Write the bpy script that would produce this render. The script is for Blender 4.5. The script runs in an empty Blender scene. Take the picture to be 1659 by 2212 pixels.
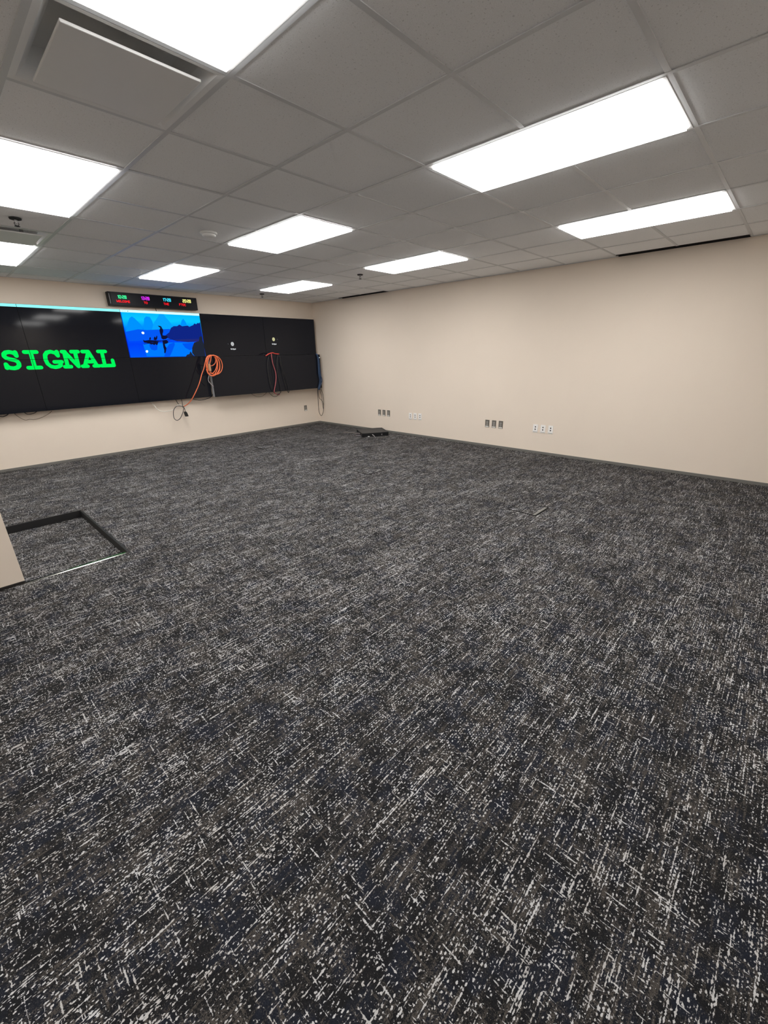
import bpy, math, random
from mathutils import Matrix, Vector

random.seed(7)
scene = bpy.context.scene
col = scene.collection

# ------------------------------------------------------------------ camera
H = 2.4455                      # ceiling height
T = 0.6096                      # ceiling grid pitch
XO, YO = -3.6653, -5.8311       # grid line (0, 0)
cam_data = bpy.data.cameras.new('camera')
cam_data.sensor_fit = 'HORIZONTAL'
cam_data.sensor_width = 36.0
cam_data.lens = 19.6626
cam_data.clip_start = 0.02
cam_data.clip_end = 60.0
cam = bpy.data.objects.new('camera', cam_data)
col.objects.link(cam)
cam.matrix_world = Matrix(((0.684944, 0.268583, -0.677285, -6.027365),
                           (-0.728353, 0.228419, -0.646008, -7.698539),
                           (-0.018802, 0.935782, 0.352077, 1.426908),
                           (0.0, 0.0, 0.0, 1.0)))
scene.camera = cam

# ------------------------------------------------------------------ world, exposure
world = bpy.data.worlds.new('world')
scene.world = world
world.use_nodes = True
world.node_tree.nodes['Background'].inputs[0].default_value = (0.8, 0.85, 0.9, 1)
world.node_tree.nodes['Background'].inputs[1].default_value = 0.02
scene.view_settings.view_transform = 'Standard'
scene.view_settings.look = 'None'
scene.view_settings.gamma = 1.0
scene.view_settings.use_curve_mapping = False
scene.view_settings.exposure = 0.0
PANEL_STRENGTH = 12.9            # luminance of the LED ceiling panels

CORDS = {}
PIC = {}
CORDS['orange_cord']=[(-3.006, -0.1, 0.649), (-2.966, -0.15, 0.679), (-2.921, -0.22, 0.741), (-2.86, -0.27, 0.846), (-2.759, -0.285, 1.007), (-2.682, -0.285, 1.169), (-2.635, -0.285, 1.249), (-2.584, -0.29, 1.374), (-2.575, -0.285, 1.389), (-2.563, -0.287, 1.419), (-2.54, -0.288, 1.445), (-2.51, -0.289, 1.462), (-2.475, -0.289, 1.468), (-2.443, -0.289, 1.461), (-2.417, -0.288, 1.442), (-2.401, -0.287, 1.414), (-2.399, -0.285, 1.381), (-2.41, -0.283, 1.348), (-2.432, -0.282, 1.321), (-2.463, -0.281, 1.302), (-2.497, -0.281, 1.296), (-2.528, -0.281, 1.303), (-2.553, -0.282, 1.321), (-2.567, -0.283, 1.349), (-2.571, -0.291, 1.381), (-2.56, -0.293, 1.41), (-2.537, -0.294, 1.438), (-2.505, -0.295, 1.457), (-2.469, -0.295, 1.465), (-2.434, -0.295, 1.456), (-2.406, -0.294, 1.429), (-2.39, -0.293, 1.388), (-2.389, -0.291, 1.335), (-2.403, -0.289, 1.279), (-2.43, -0.288, 1.228), (-2.467, -0.287, 1.188), (-2.507, -0.287, 1.169), (-2.544, -0.287, 1.172), (-2.572, -0.288, 1.197), (-2.586, -0.289, 1.242), (-2.588, -0.297, 1.3), (-2.568, -0.299, 1.364), (-2.535, -0.3, 1.418), (-2.495, -0.301, 1.454), (-2.452, -0.301, 1.465), (-2.415, -0.301, 1.451), (-2.389, -0.3, 1.413), (-2.378, -0.299, 1.358), (-2.384, -0.297, 1.293), (-2.406, -0.295, 1.229), (-2.439, -0.294, 1.177), (-2.479, -0.293, 1.144), (-2.518, -0.293, 1.136), (-2.551, -0.293, 1.154), (-2.571, -0.294, 1.194), (-2.576, -0.295, 1.251), (-2.567, -0.303, 1.315), (-2.546, -0.305, 1.375), (-2.517, -0.306, 1.424), (-2.481, -0.307, 1.456), (-2.443, -0.307, 1.467), (-2.406, -0.307, 1.454), (-2.375, -0.306, 1.42), (-2.354, -0.305, 1.371), (-2.346, -0.303, 1.312), (-2.353, -0.301, 1.253), (-2.374, -0.3, 1.202), (-2.407, -0.299, 1.167), (-2.449, -0.299, 1.152), (-2.494, -0.299, 1.159), (-2.534, -0.3, 1.187), (-2.565, -0.301, 1.231), (-2.584, -0.309, 1.284), (-2.58, -0.311, 1.342), (-2.557, -0.312, 1.396), (-2.517, -0.313, 1.437), (-2.467, -0.313, 1.459), (-2.413, -0.313, 1.459), (-2.363, -0.312, 1.437), (-2.325, -0.311, 1.395), (-2.305, -0.309, 1.339), (-2.305, -0.307, 1.278), (-2.326, -0.306, 1.221), (-2.365, -0.305, 1.178), (-2.416, -0.305, 1.154), (-2.47, -0.305, 1.154), (-2.519, -0.306, 1.177), (-2.556, -0.307, 1.219), (-2.578, -0.315, 1.274), (-2.579, -0.317, 1.337), (-2.557, -0.318, 1.395), (-2.519, -0.319, 1.439), (-2.471, -0.319, 1.462), (-2.422, -0.319, 1.458), (-2.381, -0.318, 1.428), (-2.356, -0.317, 1.377), (-2.353, -0.315, 1.312), (-2.37, -0.313, 1.244), (-2.407, -0.312, 1.185), (-2.455, -0.311, 1.145), (-2.507, -0.311, 1.13), (-2.554, -0.311, 1.143), (-2.588, -0.312, 1.181), (-2.603, -0.313, 1.238)]
CORDS['orange_hook']=[(-2.557, -0.325, 1.388), (-2.524, -0.325, 1.439), (-2.488, -0.325, 1.461), (-2.508, -0.325, 1.387), (-2.535, -0.325, 1.328)]
CORDS['grey_cord']=[(-2.524, -0.29, 1.2), (-2.557, -0.29, 1.148), (-2.584, -0.29, 1.088), (-2.584, -0.29, 1.043), (-2.557, -0.29, 1.003), (-2.515, -0.29, 0.954)]
CORDS['white_cord']=[(-3.501, -0.02, 0.773), (-3.464, -0.06, 0.705), (-3.424, -0.07, 0.634), (-3.353, -0.08, 0.598), (-3.282, -0.09, 0.598), (-3.184, -0.1, 0.612), (-3.138, -0.1, 0.654), (-3.094, -0.1, 0.68), (-3.05, -0.1, 0.668), (-3.008, -0.1, 0.641)]
CORDS['plug_cord']=[(-3.091, -0.02, 0.776), (-3.092, -0.09, 0.71), (-3.058, -0.1, 0.665), (-3.012, -0.11, 0.642), (-3.029, -0.11, 0.589), (-3.056, -0.11, 0.53), (-3.109, -0.11, 0.457), (-3.168, -0.11, 0.433), (-3.207, -0.11, 0.476), (-3.203, -0.11, 0.553), (-3.181, -0.115, 0.621), (-3.128, -0.12, 0.666), (-3.067, -0.12, 0.664), (-3.023, -0.12, 0.644), (-3.007, -0.12, 0.603), (-3.008, -0.12, 0.557)]
CORDS['plug']=[(-3.01, -0.12, 0.565), (-3.006, -0.12, 0.525), (-3.002, -0.12, 0.477)]
CORDS['drop_cord']=[(-2.991, -0.02, 0.767), (-3.017, -0.09, 0.696), (-3.026, -0.1, 0.627)]
CORDS['sag_cord']=[(-2.807, -0.02, 0.76), (-2.787, -0.08, 0.745), (-2.704, -0.09, 0.727), (-2.606, -0.1, 0.735), (-2.498, -0.08, 0.761), (-2.419, -0.02, 0.801)]
CORDS['brown_cord']=[(-5.244, -0.02, 0.766), (-5.225, -0.07, 0.73), (-5.166, -0.08, 0.674), (-5.11, -0.08, 0.674), (-5.05, -0.08, 0.667), (-4.973, -0.08, 0.684), (-4.882, -0.07, 0.724), (-4.828, -0.02, 0.754)]
CORDS['short_cord']=[(-5.138, -0.02, 0.773), (-5.125, -0.07, 0.75), (-5.092, -0.07, 0.74), (-5.031, -0.06, 0.752), (-5.001, -0.02, 0.765)]
CORDS['edge_cord']=[(-5.447, -0.02, 0.781), (-5.42, -0.07, 0.758), (-5.387, -0.07, 0.742), (-5.363, -0.07, 0.743), (-5.324, -0.06, 0.759), (-5.294, -0.02, 0.783)]
CORDS['red_cord']=[(-1.389, -0.262, 1.437), (-1.329, -0.27, 1.47), (-1.245, -0.27, 1.49), (-1.174, -0.268, 1.474), (-1.087, -0.262, 1.468)]
CORDS['red_drop']=[(-1.271, -0.275, 1.476), (-1.268, -0.272, 1.402), (-1.254, -0.268, 1.293), (-1.213, -0.264, 1.147), (-1.212, -0.264, 1.035), (-1.243, -0.264, 0.916), (-1.283, -0.264, 0.805), (-1.282, -0.26, 0.756), (-1.184, -0.2, 0.715), (-1.091, -0.14, 0.705)]
CORDS['black_cord_a']=[(-1.111, -0.262, 1.449), (-1.134, -0.27, 1.391), (-1.161, -0.268, 1.29), (-1.162, -0.262, 1.128), (-1.141, -0.262, 0.953), (-1.125, -0.262, 0.82), (-1.137, -0.25, 0.75), (-1.198, -0.24, 0.723), (-1.235, -0.2, 0.737), (-1.234, -0.14, 0.77)]
CORDS['black_cord_b']=[(-1.08, -0.262, 1.441), (-1.073, -0.27, 1.373), (-1.076, -0.268, 1.253), (-1.043, -0.264, 1.062), (-1.002, -0.264, 0.857), (-0.977, -0.262, 0.774), (-0.958, -0.26, 0.737), (-0.939, -0.262, 0.772), (-0.946, -0.264, 0.862), (-1.002, -0.268, 1.06), (-1.05, -0.27, 1.21), (-1.078, -0.275, 1.356)]
CORDS['black_cord_c']=[(-1.307, -0.262, 1.444), (-1.346, -0.262, 1.378), (-1.372, -0.262, 1.262), (-1.369, -0.262, 1.052), (-1.344, -0.262, 0.852), (-1.311, -0.262, 0.78)]
CORDS['thin_cord_a']=[(-1.691, -0.005, 0.883), (-1.704, -0.04, 0.799), (-1.682, -0.11, 0.749), (-1.585, -0.12, 0.699), (-1.483, -0.12, 0.699), (-1.387, -0.11, 0.744), (-1.291, -0.05, 0.788), (-1.241, -0.005, 0.872)]
CORDS['thin_cord_b']=[(-1.254, -0.005, 0.855), (-1.283, -0.05, 0.77), (-1.272, -0.12, 0.709), (-1.219, -0.13, 0.67), (-1.142, -0.13, 0.682), (-1.004, -0.05, 0.74), (-0.951, -0.005, 0.836)]
CORDS['blue_cord_0']=[(-0.184, -0.255, 1.463), (-0.167, -0.268, 1.436), (-0.149, -0.27, 1.354), (-0.149, -0.27, 1.207), (-0.147, -0.268, 1.058), (-0.145, -0.266, 0.926), (-0.167, -0.264, 0.804), (-0.185, -0.255, 0.738)]
CORDS['blue_cord_1']=[(-0.179, -0.255, 1.463), (-0.158, -0.268, 1.436), (-0.139, -0.27, 1.353), (-0.135, -0.27, 1.206), (-0.129, -0.268, 1.057), (-0.115, -0.266, 0.924), (-0.153, -0.264, 0.803), (-0.169, -0.255, 0.737)]
CORDS['blue_cord_2']=[(-0.189, -0.255, 1.463), (-0.174, -0.268, 1.436), (-0.158, -0.27, 1.354), (-0.161, -0.27, 1.207), (-0.161, -0.268, 1.058), (-0.141, -0.266, 0.926), (-0.179, -0.264, 0.805), (-0.198, -0.255, 0.739)]
CORDS['blue_cord_3']=[(-0.175, -0.255, 1.463), (-0.151, -0.268, 1.436), (-0.13, -0.27, 1.353), (-0.124, -0.27, 1.206), (-0.114, -0.268, 1.056), (-0.081, -0.266, 0.923), (-0.141, -0.264, 0.802), (-0.156, -0.255, 0.736)]
CORDS['loop_cord_a']=[(-0.204, -0.262, 0.797), (-0.209, -0.25, 0.701), (-0.203, -0.24, 0.546), (-0.207, -0.24, 0.37), (-0.193, -0.24, 0.25), (-0.147, -0.24, 0.185), (-0.097, -0.24, 0.239), (-0.069, -0.24, 0.336), (-0.056, -0.24, 0.474), (-0.066, -0.245, 0.632), (-0.105, -0.25, 0.732), (-0.122, -0.262, 0.791)]
CORDS['loop_cord_b']=[(-0.199, -0.262, 0.777), (-0.196, -0.25, 0.642), (-0.168, -0.245, 0.562), (-0.109, -0.245, 0.509), (-0.076, -0.245, 0.447), (-0.075, -0.245, 0.308), (-0.104, -0.25, 0.459), (-0.104, -0.25, 0.606), (-0.137, -0.255, 0.706), (-0.147, -0.262, 0.793)]
CORDS['clock_cord']=[(-3.157, -0.07, 2.184), (-3.152, -0.07, 2.158), (-3.145, -0.06, 2.126)]
PIC['hill_a']=[(-3.611, 1.951), (-3.575, 2.014), (-3.539, 2.035), (-3.509, 2.013), (-3.477, 1.976), (-3.436, 1.926), (-3.422, 1.879), (-3.433, 1.823), (-3.67, 1.818)]
PIC['hill_b']=[(-3.41, 1.855), (-3.37, 2.015), (-3.335, 2.044), (-3.284, 2.038), (-3.261, 1.987), (-3.249, 1.884), (-3.235, 1.827), (-3.417, 1.823)]
PIC['hill_c']=[(-3.233, 1.964), (-3.179, 2.023), (-3.128, 2.089), (-3.069, 2.092), (-3.04, 2.04), (-3.005, 1.997), (-2.965, 1.932), (-2.962, 1.858), (-3.299, 1.842)]
PIC['hill_d']=[(-2.832, 1.928), (-2.8, 2.004), (-2.767, 2.035), (-2.739, 1.99), (-2.722, 1.931)]
PIC['haze_bank']=[(-3.67, 1.818), (-3.49, 1.857), (-3.363, 1.849), (-3.212, 1.86), (-3.02, 1.873), (-2.98, 1.857), (-3.005, 1.723), (-3.652, 1.685)]
PIC['forest']=[(-3.13, 1.755), (-3.03, 1.823), (-2.991, 1.89), (-2.942, 1.917), (-2.888, 1.918), (-2.847, 1.944), (-2.807, 1.92), (-2.713, 1.932), (-2.688, 1.915), (-2.618, 1.943), (-2.594, 1.969), (-2.568, 1.957), (-2.535, 1.98), (-2.517, 1.972), (-2.492, 1.994), (-2.493, 1.728), (-2.526, 1.706), (-2.794, 1.691), (-2.931, 1.69), (-2.982, 1.706)]
PIC['bank']=[(-2.981, 1.713), (-2.788, 1.725), (-2.492, 1.733), (-2.499, 1.693), (-2.75, 1.678), (-2.895, 1.69)]
PIC['reflect_a']=[(-2.979, 1.673), (-2.977, 1.639), (-3.043, 1.528), (-3.091, 1.46), (-3.179, 1.461), (-3.131, 1.571), (-3.064, 1.647)]
PIC['reflect_b']=[(-2.856, 1.656), (-2.667, 1.67), (-2.672, 1.586), (-2.745, 1.552), (-2.813, 1.587)]
PIC['reflect_c']=[(-3.371, 1.646), (-3.244, 1.655), (-3.266, 1.563), (-3.307, 1.551), (-3.355, 1.564), (-3.371, 1.605)]
PIC['water_light']=[(-3.462, 1.646), (-2.979, 1.673), (-2.656, 1.674), (-2.696, 1.454), (-3.442, 1.464)]
PIC['boat']=[(-3.449, 1.709), (-3.427, 1.696), (-3.359, 1.705), (-3.286, 1.7), (-3.159, 1.698), (-3.229, 1.688), (-3.282, 1.675), (-3.434, 1.664), (-3.447, 1.678)]
PIC['boat_reflection']=[(-3.44, 1.67), (-3.291, 1.671), (-3.226, 1.68), (-3.247, 1.638), (-3.262, 1.628), (-3.275, 1.646), (-3.3, 1.63), (-3.322, 1.646), (-3.34, 1.638), (-3.37, 1.654)]
PIC['bird_a']=[(-3.359, 1.707), (-3.349, 1.736), (-3.334, 1.751), (-3.328, 1.736), (-3.336, 1.708)]
PIC['bird_b']=[(-3.292, 1.708), (-3.282, 1.741), (-3.265, 1.761), (-3.257, 1.737), (-3.233, 1.774), (-3.226, 1.754), (-3.24, 1.717), (-3.26, 1.702)]
PIC['man']=[(-3.17, 1.73), (-3.169, 1.767), (-3.176, 1.804), (-3.177, 1.845), (-3.167, 1.873), (-3.156, 1.886), (-3.165, 1.892), (-3.178, 1.903), (-3.19, 1.919), (-3.171, 1.916), (-3.152, 1.914), (-3.139, 1.904), (-3.127, 1.893), (-3.14, 1.888), (-3.127, 1.879), (-3.119, 1.854), (-3.125, 1.825), (-3.138, 1.804), (-3.142, 1.776), (-3.109, 1.774), (-3.076, 1.768), (-3.068, 1.756), (-3.077, 1.739), (-3.102, 1.722), (-3.147, 1.715)]
PIC['man_reflection']=[(-3.162, 1.701), (-3.104, 1.71), (-3.074, 1.689), (-3.072, 1.672), (-3.098, 1.655), (-3.134, 1.647), (-3.132, 1.613), (-3.119, 1.588), (-3.138, 1.537), (-3.152, 1.508), (-3.169, 1.512), (-3.161, 1.554), (-3.166, 1.596), (-3.164, 1.647)]
PIC['pole']=[(-3.453, 1.646), (-3.176, 1.695), (-2.996, 1.725), (-2.997, 1.72), (-3.173, 1.688), (-3.455, 1.64)]
PIC['rock']=[(-2.672, 1.639), (-2.658, 1.665), (-2.617, 1.683), (-2.567, 1.692), (-2.545, 1.763), (-2.504, 1.772), (-2.469, 1.639), (-2.492, 1.446), (-2.678, 1.449), (-2.715, 1.507), (-2.701, 1.586)]
PIC['rock_low']=[(-2.834, 1.452), (-2.805, 1.482), (-2.766, 1.49), (-2.739, 1.534), (-2.71, 1.481), (-2.678, 1.449)]
PIC['lamp_a']=[(-3.451, 1.816), (-3.429, 1.825), (-3.411, 1.816), (-3.413, 1.795), (-3.433, 1.787), (-3.448, 1.799)]
PIC['lamp_b']=[(-3.443, 1.548), (-3.422, 1.558), (-3.408, 1.548), (-3.412, 1.527), (-3.431, 1.517), (-3.445, 1.53)]
# t1 (-3.673, -3.546, 2.274, 2.32)
# r1 (-3.702, -3.512, 2.22, 2.255)
# t2 (-3.35, -3.222, 2.276, 2.325)
# r2 (-3.322, -3.266, 2.218, 2.258)
# t3 (-3.032, -2.897, 2.276, 2.325)
# r3 (-3.028, -2.943, 2.219, 2.259)
# t4 (-2.722, -2.574, 2.278, 2.328)
# r4 (-2.784, -2.672, 2.224, 2.265)

# ------------------------------------------------------------------ helpers
def tag(o, label=None, cat=None, group=None, kind=None):
    if label: o['label'] = label
    if cat: o['category'] = cat
    if group: o['group'] = group
    if kind: o['kind'] = kind
    return o

def empty(name, loc=(0, 0, 0), rz=0.0):
    o = bpy.data.objects.new(name, None)
    o.empty_display_size = 0.1
    o.location = loc
    o.rotation_euler = (0, 0, rz)
    col.objects.link(o)
    return o

class MB:
    def __init__(s):
        s.v, s.f = [], []
    def add(s, verts, faces):
        b = len(s.v)
        s.v += [tuple(p) for p in verts]
        s.f += [tuple(i + b for i in q) for q in faces]
        return s
    def box(s, x0, x1, y0, y1, z0, z1):
        return s.add([(x0, y0, z0), (x1, y0, z0), (x1, y1, z0), (x0, y1, z0),
                      (x0, y0, z1), (x1, y0, z1), (x1, y1, z1), (x0, y1, z1)],
                     [(0, 3, 2, 1), (4, 5, 6, 7), (0, 1, 5, 4), (1, 2, 6, 5), (2, 3, 7, 6), (3, 0, 4, 7)])
    def quad(s, a, b, c, d):
        return s.add([a, b, c, d], [(0, 1, 2, 3)])
    def prism(s, poly, f0, f1):
        """poly: 2D points; f0, f1 map a 2D point to the two 3D end faces."""
        n = len(poly)
        vs = [f0(p) for p in poly] + [f1(p) for p in poly]
        fs = [tuple(range(n))[::-1], tuple(range(n, 2 * n))]
        fs += [(i, (i + 1) % n, n + (i + 1) % n, n + i) for i in range(n)]
        return s.add(vs, fs)
    def tube(s, pts, r, n=8, sub=5, closed=False):
        P = spline([Vector(p) for p in pts], sub)
        up = Vector((0.13, 0.21, 0.97)).normalized()
        rings = []
        prev = None
        for i, p in enumerate(P):
            d = (P[min(i + 1, len(P) - 1)] - P[max(i - 1, 0)])
            d = d.normalized() if d.length > 1e-9 else Vector((0, 0, 1))
            if prev is None:
                a = d.cross(up)
                if a.length < 1e-4: a = d.cross(Vector((1, 0, 0)))
            else:
                a = prev - d * prev.dot(d)
            a.normalize()
            prev = a
            b = d.cross(a)
            rings.append([p + a * (r * math.cos(2 * math.pi * k / n)) + b * (r * math.sin(2 * math.pi * k / n)) for k in range(n)])
        vs = [q for ring in rings for q in ring]
        fs = []
        for i in range(len(rings) - 1):
            for k in range(n):
                fs.append((i * n + k, i * n + (k + 1) % n, (i + 1) * n + (k + 1) % n, (i + 1) * n + k))
        fs.append(tuple(range(n))[::-1])
        fs.append(tuple((len(rings) - 1) * n + k for k in range(n)))
        return s.add(vs, fs)
    def lathe(s, prof, c, n=20):
        """prof: (radius, z) from top to bottom, about the vertical through c."""
        vs, fs = [], []
        for (r, z) in prof:
            for k in range(n):
                a = 2 * math.pi * k / n
                vs.append((c[0] + r * math.cos(a), c[1] + r * math.sin(a), c[2] + z))
        m = len(prof)
        for i in range(m - 1):
            for k in range(n):
                fs.append((i * n + k, (i + 1) * n + k, (i + 1) * n + (k + 1) % n, i * n + (k + 1) % n))
        fs.append(tuple(range(n)))
        fs.append(tuple((m - 1) * n + k for k in range(n))[::-1])
        return s.add(vs, fs)
    def mesh(s, name, mat, smooth=False):
        me = bpy.data.meshes.new(name)
        me.from_pydata(s.v, [], s.f)
        me.materials.append(mat)
        me.update()
        if smooth:
            for p in me.polygons: p.use_smooth = True
        return me
    def build(s, name, mat, parent=None, smooth=False, bevel=0.0):
        o = bpy.data.objects.new(name, s.mesh(name, mat, smooth))
        col.objects.link(o)
        if parent is not None: attach(o, parent)
        if bevel > 0:
            m = o.modifiers.new('bevel', 'BEVEL')
            m.width = bevel; m.segments = 2; m.limit_method = 'ANGLE'
        return o

def world_of(q):
    m = Matrix.Translation(q.location) @ Matrix.Rotation(q.rotation_euler[2], 4, 'Z')
    return m if q.parent is None else world_of(q.parent) @ q.matrix_parent_inverse @ m

def attach(o, parent):
    """parent a child whose vertices are in world space, keeping it in place."""
    o.parent = parent
    o.matrix_parent_inverse = world_of(parent).inverted()

def spline(P, sub):
    out = []
    for i in range(len(P) - 1):
        p0 = P[max(i - 1, 0)]; p1 = P[i]; p2 = P[i + 1]; p3 = P[min(i + 2, len(P) - 1)]
        for k in range(sub):
            t = k / sub
            out.append(0.5 * ((2 * p1) + (p2 - p0) * t + (2 * p0 - 5 * p1 + 4 * p2 - p3) * t * t + (3 * p1 - p0 - 3 * p2 + p3) * t ** 3))
    out.append(P[-1])
    return out

def struct(o):
    o['kind'] = 'structure'
    return o

# ------------------------------------------------------------------ materials
def principled(name, color, rough=0.6, metal=0.0, spec=0.5):
    m = bpy.data.materials.new(name)
    m.use_nodes = True
    b = m.node_tree.nodes['Principled BSDF']
    b.inputs['Base Color'].default_value = (*color, 1)
    b.inputs['Roughness'].default_value = rough
    b.inputs['Metallic'].default_value = metal
    b.inputs['Specular IOR Level'].default_value = spec
    return m

def emission(name, color, strength=1.0):
    m = bpy.data.materials.new(name)
    m.use_nodes = True
    nt = m.node_tree
    nt.nodes.clear()
    e = nt.nodes.new('ShaderNodeEmission')
    e.inputs[0].default_value = (*color, 1)
    e.inputs[1].default_value = strength
    o = nt.nodes.new('ShaderNodeOutputMaterial')
    nt.links.new(e.outputs[0], o.inputs[0])
    return m

class NT:
    def __init__(s, mat):
        s.nt = mat.node_tree
    def n(s, t, **kw):
        x = s.nt.nodes.new(t)
        for k, v in kw.items(): setattr(x, k, v)
        return x
    def link(s, a, b): s.nt.links.new(a, b)
    def math(s, op, a, b=0.0, clamp=False):
        x = s.n('ShaderNodeMath', operation=op)
        x.use_clamp = clamp
        for i, q in enumerate((a, b)):
            if isinstance(q, (int, float)): x.inputs[i].default_value = q
            else: s.link(q, x.inputs[i])
        return x.outputs[0]
    def noise(s, vec, scale, detail=2.0, rough=0.5, dist=0.0):
        x = s.n('ShaderNodeTexNoise')
        x.inputs['Scale'].default_value = scale
        x.inputs['Detail'].default_value = detail
        x.inputs['Roughness'].default_value = rough
        x.inputs['Distortion'].default_value = dist
        s.link(vec, x.inputs['Vector'])
        return x.outputs['Fac']
    def scaled(s, vec, sc, off=(0, 0, 0)):
        x = s.n('ShaderNodeMapping')
        x.inputs['Scale'].default_value = sc
        x.inputs['Location'].default_value = off
        s.link(vec, x.inputs['Vector'])
        return x.outputs[0]
    def step(s, v, lo, hi):
        x = s.n('ShaderNodeMapRange')
        x.interpolation_type = 'SMOOTHSTEP'
        x.inputs['From Min'].default_value = lo
        x.inputs['From Max'].default_value = hi
        s.link(v, x.inputs['Value'])
        return x.outputs[0]
    def mix(s, fac, a, b):
        x = s.n('ShaderNodeMix', data_type='RGBA')
        for i, q in ((0, fac), (6, a), (7, b)):
            if isinstance(q, (int, float)): x.inputs[i].default_value = q
            elif isinstance(q, tuple): x.inputs[i].default_value = (*q, 1)
            else: s.link(q, x.inputs[i])
        return x.outputs[2]

STITCH = 0.63
def carpet_material():
    m = principled('carpet', (0.03, 0.03, 0.035), 0.95, spec=0.12)
    g = NT(m)
    b = m.node_tree.nodes['Principled BSDF']
    pos = g.n('ShaderNodeNewGeometry').outputs['Position']
    def wobble(v, scale, amp):
        w = g.n('ShaderNodeTexNoise'); w.inputs['Scale'].default_value = scale; w.inputs['Detail'].default_value = 1
        g.link(pos, w.inputs['Vector'])
        c0 = g.n('ShaderNodeVectorMath', operation='SUBTRACT'); g.link(w.outputs['Color'], c0.inputs[0]); c0.inputs[1].default_value = (0.5, 0.5, 0.5)
        c1 = g.n('ShaderNodeVectorMath', operation='SCALE'); g.link(c0.outputs[0], c1.inputs[0]); c1.inputs['Scale'].default_value = amp
        c2 = g.n('ShaderNodeVectorMath', operation='ADD'); g.link(v, c2.inputs[0]); g.link(c1.outputs[0], c2.inputs[1])
        return c2.outputs[0]
    p = wobble(wobble(pos, 30, 0.0045), 260, 0.0036)
    sep = g.n('ShaderNodeSeparateXYZ'); g.link(p, sep.inputs[0])
    X, Y = sep.outputs[0], sep.outputs[1]
    def comb(x, y):
        c = g.n('ShaderNodeCombineXYZ'); g.link(x, c.inputs[0]); g.link(y, c.inputs[1])
        return c.outputs[0]
    dens = g.math('MULTIPLY', g.math('SUBTRACT', g.noise(pos, 2.3, 3.0, 0.65), 0.5), 0.15)
    def rows(across, along, pitch, k_long, k_short, seed, lo, hi, edge):
        q = g.math('DIVIDE', across, pitch)
        f = g.math('FLOOR', q)
        e = g.math('ABSOLUTE', g.math('SUBTRACT', g.math('FRACT', q), 0.5))
        a = g.noise(comb(g.math('MULTIPLY', along, k_long), g.math('MULTIPLY', f, 7.31 + seed)), 1.0, 0.0)
        c = g.noise(comb(g.math('MULTIPLY', along, k_short), g.math('ADD', g.math('MULTIPLY', f, 5.17), 40 + seed)), 1.0, 1.0, 0.6)
        v = g.math('ADD', g.math('MULTIPLY', a, 0.54), g.math('MULTIPLY', c, 0.48))
        v = g.math('ADD', v, dens)
        v = g.math('SUBTRACT', v, g.math('MULTIPLY', e, edge))
        return g.step(v, lo, hi), f
    w1, row = rows(Y, X, 0.0058, 10.0, 80.0, 0.0, 0.575, 0.610, 0.30)
    w2, colm = rows(X, Y, 0.0058, 14.0, 85.0, 3.3, 0.605, 0.640, 0.30)
    speck = g.noise(p, 140, 1.0, 0.5)
    w3 = g.step(g.math('ADD', speck, g.math('MULTIPLY', dens, 0.5)), 0.675, 0.705)
    # loose single stitches on the tufting grid, thicker in some bands
    cy_ = g.math('FLOOR', g.math('DIVIDE', Y, 0.0088))
    xq = g.math('ADD', g.math('DIVIDE', X, 0.0125), g.math('MULTIPLY', g.math('MODULO', cy_, 2.0), 0.5))
    cx_ = g.math('FLOOR', xq)
    wn = g.n('ShaderNodeTexWhiteNoise', noise_dimensions='2D'); g.link(comb(cx_, cy_), wn.inputs['Vector'])
    fx = g.math('MULTIPLY', g.math('SUBTRACT', g.math('FRACT', xq), 0.5), 2.3)
    fy = g.math('MULTIPLY', g.math('SUBTRACT', g.math('FRACT', g.math('DIVIDE', Y, 0.0088)), 0.5), 3.1)
    rr = g.math('ADD', g.math('MULTIPLY', fx, fx), g.math('MULTIPLY', fy, fy))
    band = g.math('MULTIPLY', g.math('SUBTRACT', g.noise(g.scaled(pos, (3.0, 11.0, 1.0), (2.0, 9.0, 0)), 1.0, 2.0, 0.6), 0.5), 1.15)
    on = g.math('ADD', g.math('ADD', wn.outputs['Value'], band), g.math('ADD', g.math('MULTIPLY', dens, 1.2), g.math('MULTIPLY', g.math('SUBTRACT', g.noise(pos, 230, 1.0), 0.5), 1.1)))
    w4 = g.step(g.math('SUBTRACT', on, g.math('MULTIPLY', rr, 0.55)), STITCH, STITCH + 0.10)
    white = g.math('MAXIMUM', g.math('MAXIMUM', g.math('MAXIMUM', w1, w2), w3), w4)
    # ground yarns: black, navy and brown
    fine = g.noise(p, 330, 2.0, 0.7)
    brow = g.noise(comb(g.math('MULTIPLY', X, 8.0), g.math('MULTIPLY', row, 3.3)), 1.0, 1.0)
    bcol = g.noise(comb(g.math('MULTIPLY', Y, 14.0), g.math('ADD', g.math('MULTIPLY', colm, 4.7), 11)), 1.0, 1.0)
    patch = g.noise(pos, 6.0, 3.0, 0.6)
    bv = g.math('ADD', g.math('MULTIPLY', g.math('MAXIMUM', brow, g.math('SUBTRACT', bcol, 0.05)), 0.55),
                g.math('ADD', g.math('MULTIPLY', patch, 0.30), g.math('MULTIPLY', fine, 0.46)))
    bm = g.step(bv, 0.670, 0.77)
    navy = g.step(g.noise(p, 9.0, 2.0, 0.6), 0.46, 0.60)
    base = g.mix(navy, (0.0105, 0.0106, 0.0118), (0.0125, 0.0145, 0.0215))
    base = g.mix(bm, base, (0.060, 0.053, 0.047))
    fl = g.n('ShaderNodeMapRange'); fl.inputs['From Min'].default_value = 0.25; fl.inputs['From Max'].default_value = 0.75
    fl.inputs['To Min'].default_value = 0.45; fl.inputs['To Max'].default_value = 1.55
    g.link(fine, fl.inputs['Value'])
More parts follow.
